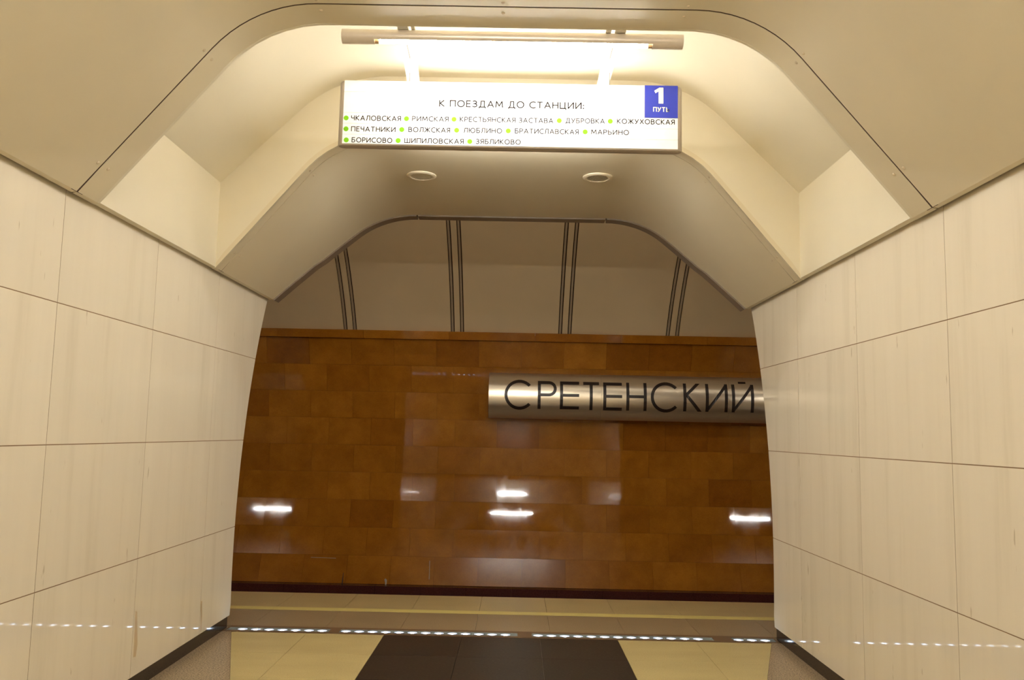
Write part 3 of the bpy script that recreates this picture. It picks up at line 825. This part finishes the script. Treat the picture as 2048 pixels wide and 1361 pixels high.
# letters drawn from strokes on the curved plate
PXM = (ony(1300, 795, yn(nzc)).x-ony(1000, 795, yn(nzc)).x)/300
def letter_quad(g, pts):                          # pts: 4 (x, z) -> curved strip on the plate
    n = 6; i0 = len(g.v); lift = .006
    for lay in (0, 1):
        for i in range(n+1):
            t = i/n
            for a, b_ in ((pts[0], pts[3]), (pts[1], pts[2])):
                x = a[0]+(b_[0]-a[0])*t; z = a[1]+(b_[1]-a[1])*t
                g.v.append((x, yn(z)-(lift if lay == 0 else -.002), z))
    m_ = 2*(n+1)
    for i in range(n):
        k = i0+2*i; g.f += [(k, k+1, k+3, k+2), (k+m_, k+m_+2, k+m_+3, k+m_+1), (k, k+2, k+m_+2, k+m_), (k+1, k+m_+1, k+m_+3, k+3)]
    e = i0+2*n; g.f += [(i0, i0+m_, i0+m_+1, i0+1), (e, e+1, e+m_+1, e+m_)]
def draw(ch, u0, u1, v0, v1):
    yv_ = yn(nzc)
    P = lambda u, v_: (lambda q: (q.x, q.z))(ony(u, v_, yv_))
    x0, zt = P(u0, v0); x1, zb = P(u1, v1)
    W, H, T = x1-x0, zt-zb, 6.0*PXM
    g = Geo()
    Q = lambda *p: letter_quad(g, [(x0+a, zb+b_) for a, b_ in p])
    bar = lambda a, b_, c, d: Q((a, b_), (c, b_), (c, d), (a, d))
    if ch == 'С':
        R_ = H/2; n = 26; cxx, czz = R_, R_
        for i in range(n):
            t0_, t1_ = math.radians(42+276*i/n), math.radians(42+276*(i+1)/n)
            p = [(cxx+rr_*math.cos(t), czz+rr_*math.sin(t)) for rr_, t in ((R_, t0_), (R_-T, t0_), (R_-T, t1_), (R_, t1_))]
            Q(*p)
    elif ch == 'Р':
        bar(0, 0, T, H); r2 = H*.275; zc_ = H-r2; xm = W-r2
        bar(T, H-T, xm, H); bar(T, H-2*r2, xm, H-2*r2+T)
        for i in range(14):
            t0_, t1_ = math.radians(-90+180*i/14), math.radians(-90+180*(i+1)/14)
            Q(*[(xm+rr_*math.cos(t), zc_+rr_*math.sin(t)) for rr_, t in ((r2, t0_), (r2-T, t0_), (r2-T, t1_), (r2, t1_))])
    elif ch == 'Е':
        bar(0, 0, T, H); bar(T, H-T, W, H); bar(T, H/2-T/2, W, H/2+T/2); bar(T, 0, W, T)
    elif ch == 'Т':
        bar(0, H-T, W, H); bar(W/2-T/2, 0, W/2+T/2, H-T)
    elif ch == 'Н':
        bar(0, 0, T, H); bar(W-T, 0, W, H); bar(T, H/2-T/2, W-T, H/2+T/2)
    elif ch == 'К':
        bar(0, 0, T, H)
        Q((T, H*.52), (T, H*.66), (W*.70, H), (W*.93, H)); Q((T, H*.66), (T, H*.50), (W*.80, 0), (W*1.02, 0))
    elif ch in 'ИЙ':
        bar(0, 0, T, H); bar(W-T, 0, W, H)
        Q((T*.75, 0), (T, H*.2), (W-T*.75, H), (W-T, H*.8))
        if ch == 'Й': bar(W*.33, H+T*.30, W*.67, H+T*.95)
    g.obj('letter', 'letter', name_s)
for ch, a, b_, c, d in (('С', 1009.5, 1066.5, 759, 820.5), ('Р', 1076, 1113, 762, 819), ('Е', 1120.5, 1158, 763, 819.5), ('Т', 1167, 1198, 764, 821),
                        ('Е', 1207, 1244, 765, 822), ('Н', 1253, 1293.5, 765.5, 822.5), ('С', 1301.5, 1357.5, 764, 826), ('К', 1367, 1403.5, 767, 824),
                        ('И', 1411.5, 1456, 768, 825), ('Й', 1464, 1508.5, 769, 826)):
    draw(ch, a, b_, c, d)

# ---------------------------------------------------------------- the rest of the station (hall and neighbouring passages)
PITCHX = 6.0
for s in (-1, 1):
    d = (s*PITCHX, 0, 0)
    nc = copy_tree(ceil, d); nc['label'] = 'cream vault panels of the neighbouring passage on the %s' % ('left' if s < 0 else 'right')
    for ch in list(nc.children):
        if ch.name.startswith('screw'): bpy.data.objects.remove(ch)
    sd = 'left' if s < 0 else 'right'
    la = copy_tree(lamp_b, d); la['label'] = 'silver pipe lamp in the neighbouring passage, hall side, on the ' + sd
    structure(box('wall_end_'+sd, (min(s*8.0, s*12), -.40, 0), (max(s*8.0, s*12), 6.40, 3.46), 'marble'), 'far pylon beyond the neighbouring passage on the '+sd, 'wall')
    structure(box('wall_side_'+sd, (s*12-.05, -10.5, -1.3), (s*12+.05, 12, 6.6), 'vaultpanel'), 'end wall closing the station on the '+sd, 'wall')
hall = structure(empty('ceiling', (0, -3.85, 3.0)), 'cream barrel vault of the central hall', 'ceiling')
v = []; f = []; n = 24
for i in range(n+1):
    a = math.pi*i/n
    for rr_ in (3.5, 3.6): v += [(-12, -3.85+rr_*math.cos(a), 3.46+rr_*.8*math.sin(a)), (12, -3.85+rr_*math.cos(a), 3.46+rr_*.8*math.sin(a))]
for i in range(n):
    k = 4*i; f += [(k, k+1, k+5, k+4), (k+2, k+6, k+7, k+3), (k, k+4, k+6, k+2), (k+1, k+3, k+7, k+5)]
mesh_obj('hall_vault', v, f, 'paint', hall, smooth=30)
structure(box('wall_front', (-12, -10.6, 0), (12, -10.5, 3.9), 'marble'), 'marble wall across the hall behind the camera', 'wall')
structure(box('trim_3', (-12, -10.5, 3.87), (12, -7.3, 3.93), 'paint'), 'flat cream soffit across the hall', 'soffit')
YO, ZO = -9.4, 3.25
make_lamp(0, YO, ZO, .62, -.535, .535, 'tube_hall', 'silver pipe lamp across the hall behind the camera, seen as upper wall reflection', 'pipe lamps across the hall', clamps=[(-.5, -.44), (.44, .5)], arcs=((35, 145),))

# row of open tube battens along the platform, on the lining above the passage mouths
ZP = 3.74; YP = yf(ZP)
p0 = None
for k in range(-5, 6):
    lab = 'tube batten in the hidden cornice row over the platform, ' + ('straight above the passage mouth' if k == 0 else '%s place %s from the middle' % (['first', 'second', 'third', 'fourth', 'fifth'][abs(k)-1], 'left' if k < 0 else 'right'))
    if p0 is None:
        x = k*1.46
        p0 = empty('cornice_lamp', (x, YP+.03, ZP), (lab, 'lamp', 'cornice lamps over the platform'))
        box('batten', (x-.72, YP-.04, ZP-.025), (x+.72, YP+.035, ZP+.025), 'white', p0)
        for s_ in (-1, 1): box('socket', (x+s_*.71-.01, YP+.035, ZP-.015), (x+s_*.71+.01, YP+.085, ZP+.015), 'white', p0)
        Geo().tube([(x-.70, YP+.065, ZP), (x+.70, YP+.065, ZP)], .0135, 12).obj('tube', 'tube_plat', p0, smooth=40)
    else:
        c_ = copy_tree(p0, ((k+5)*1.46, 0, 0)); c_['label'] = lab
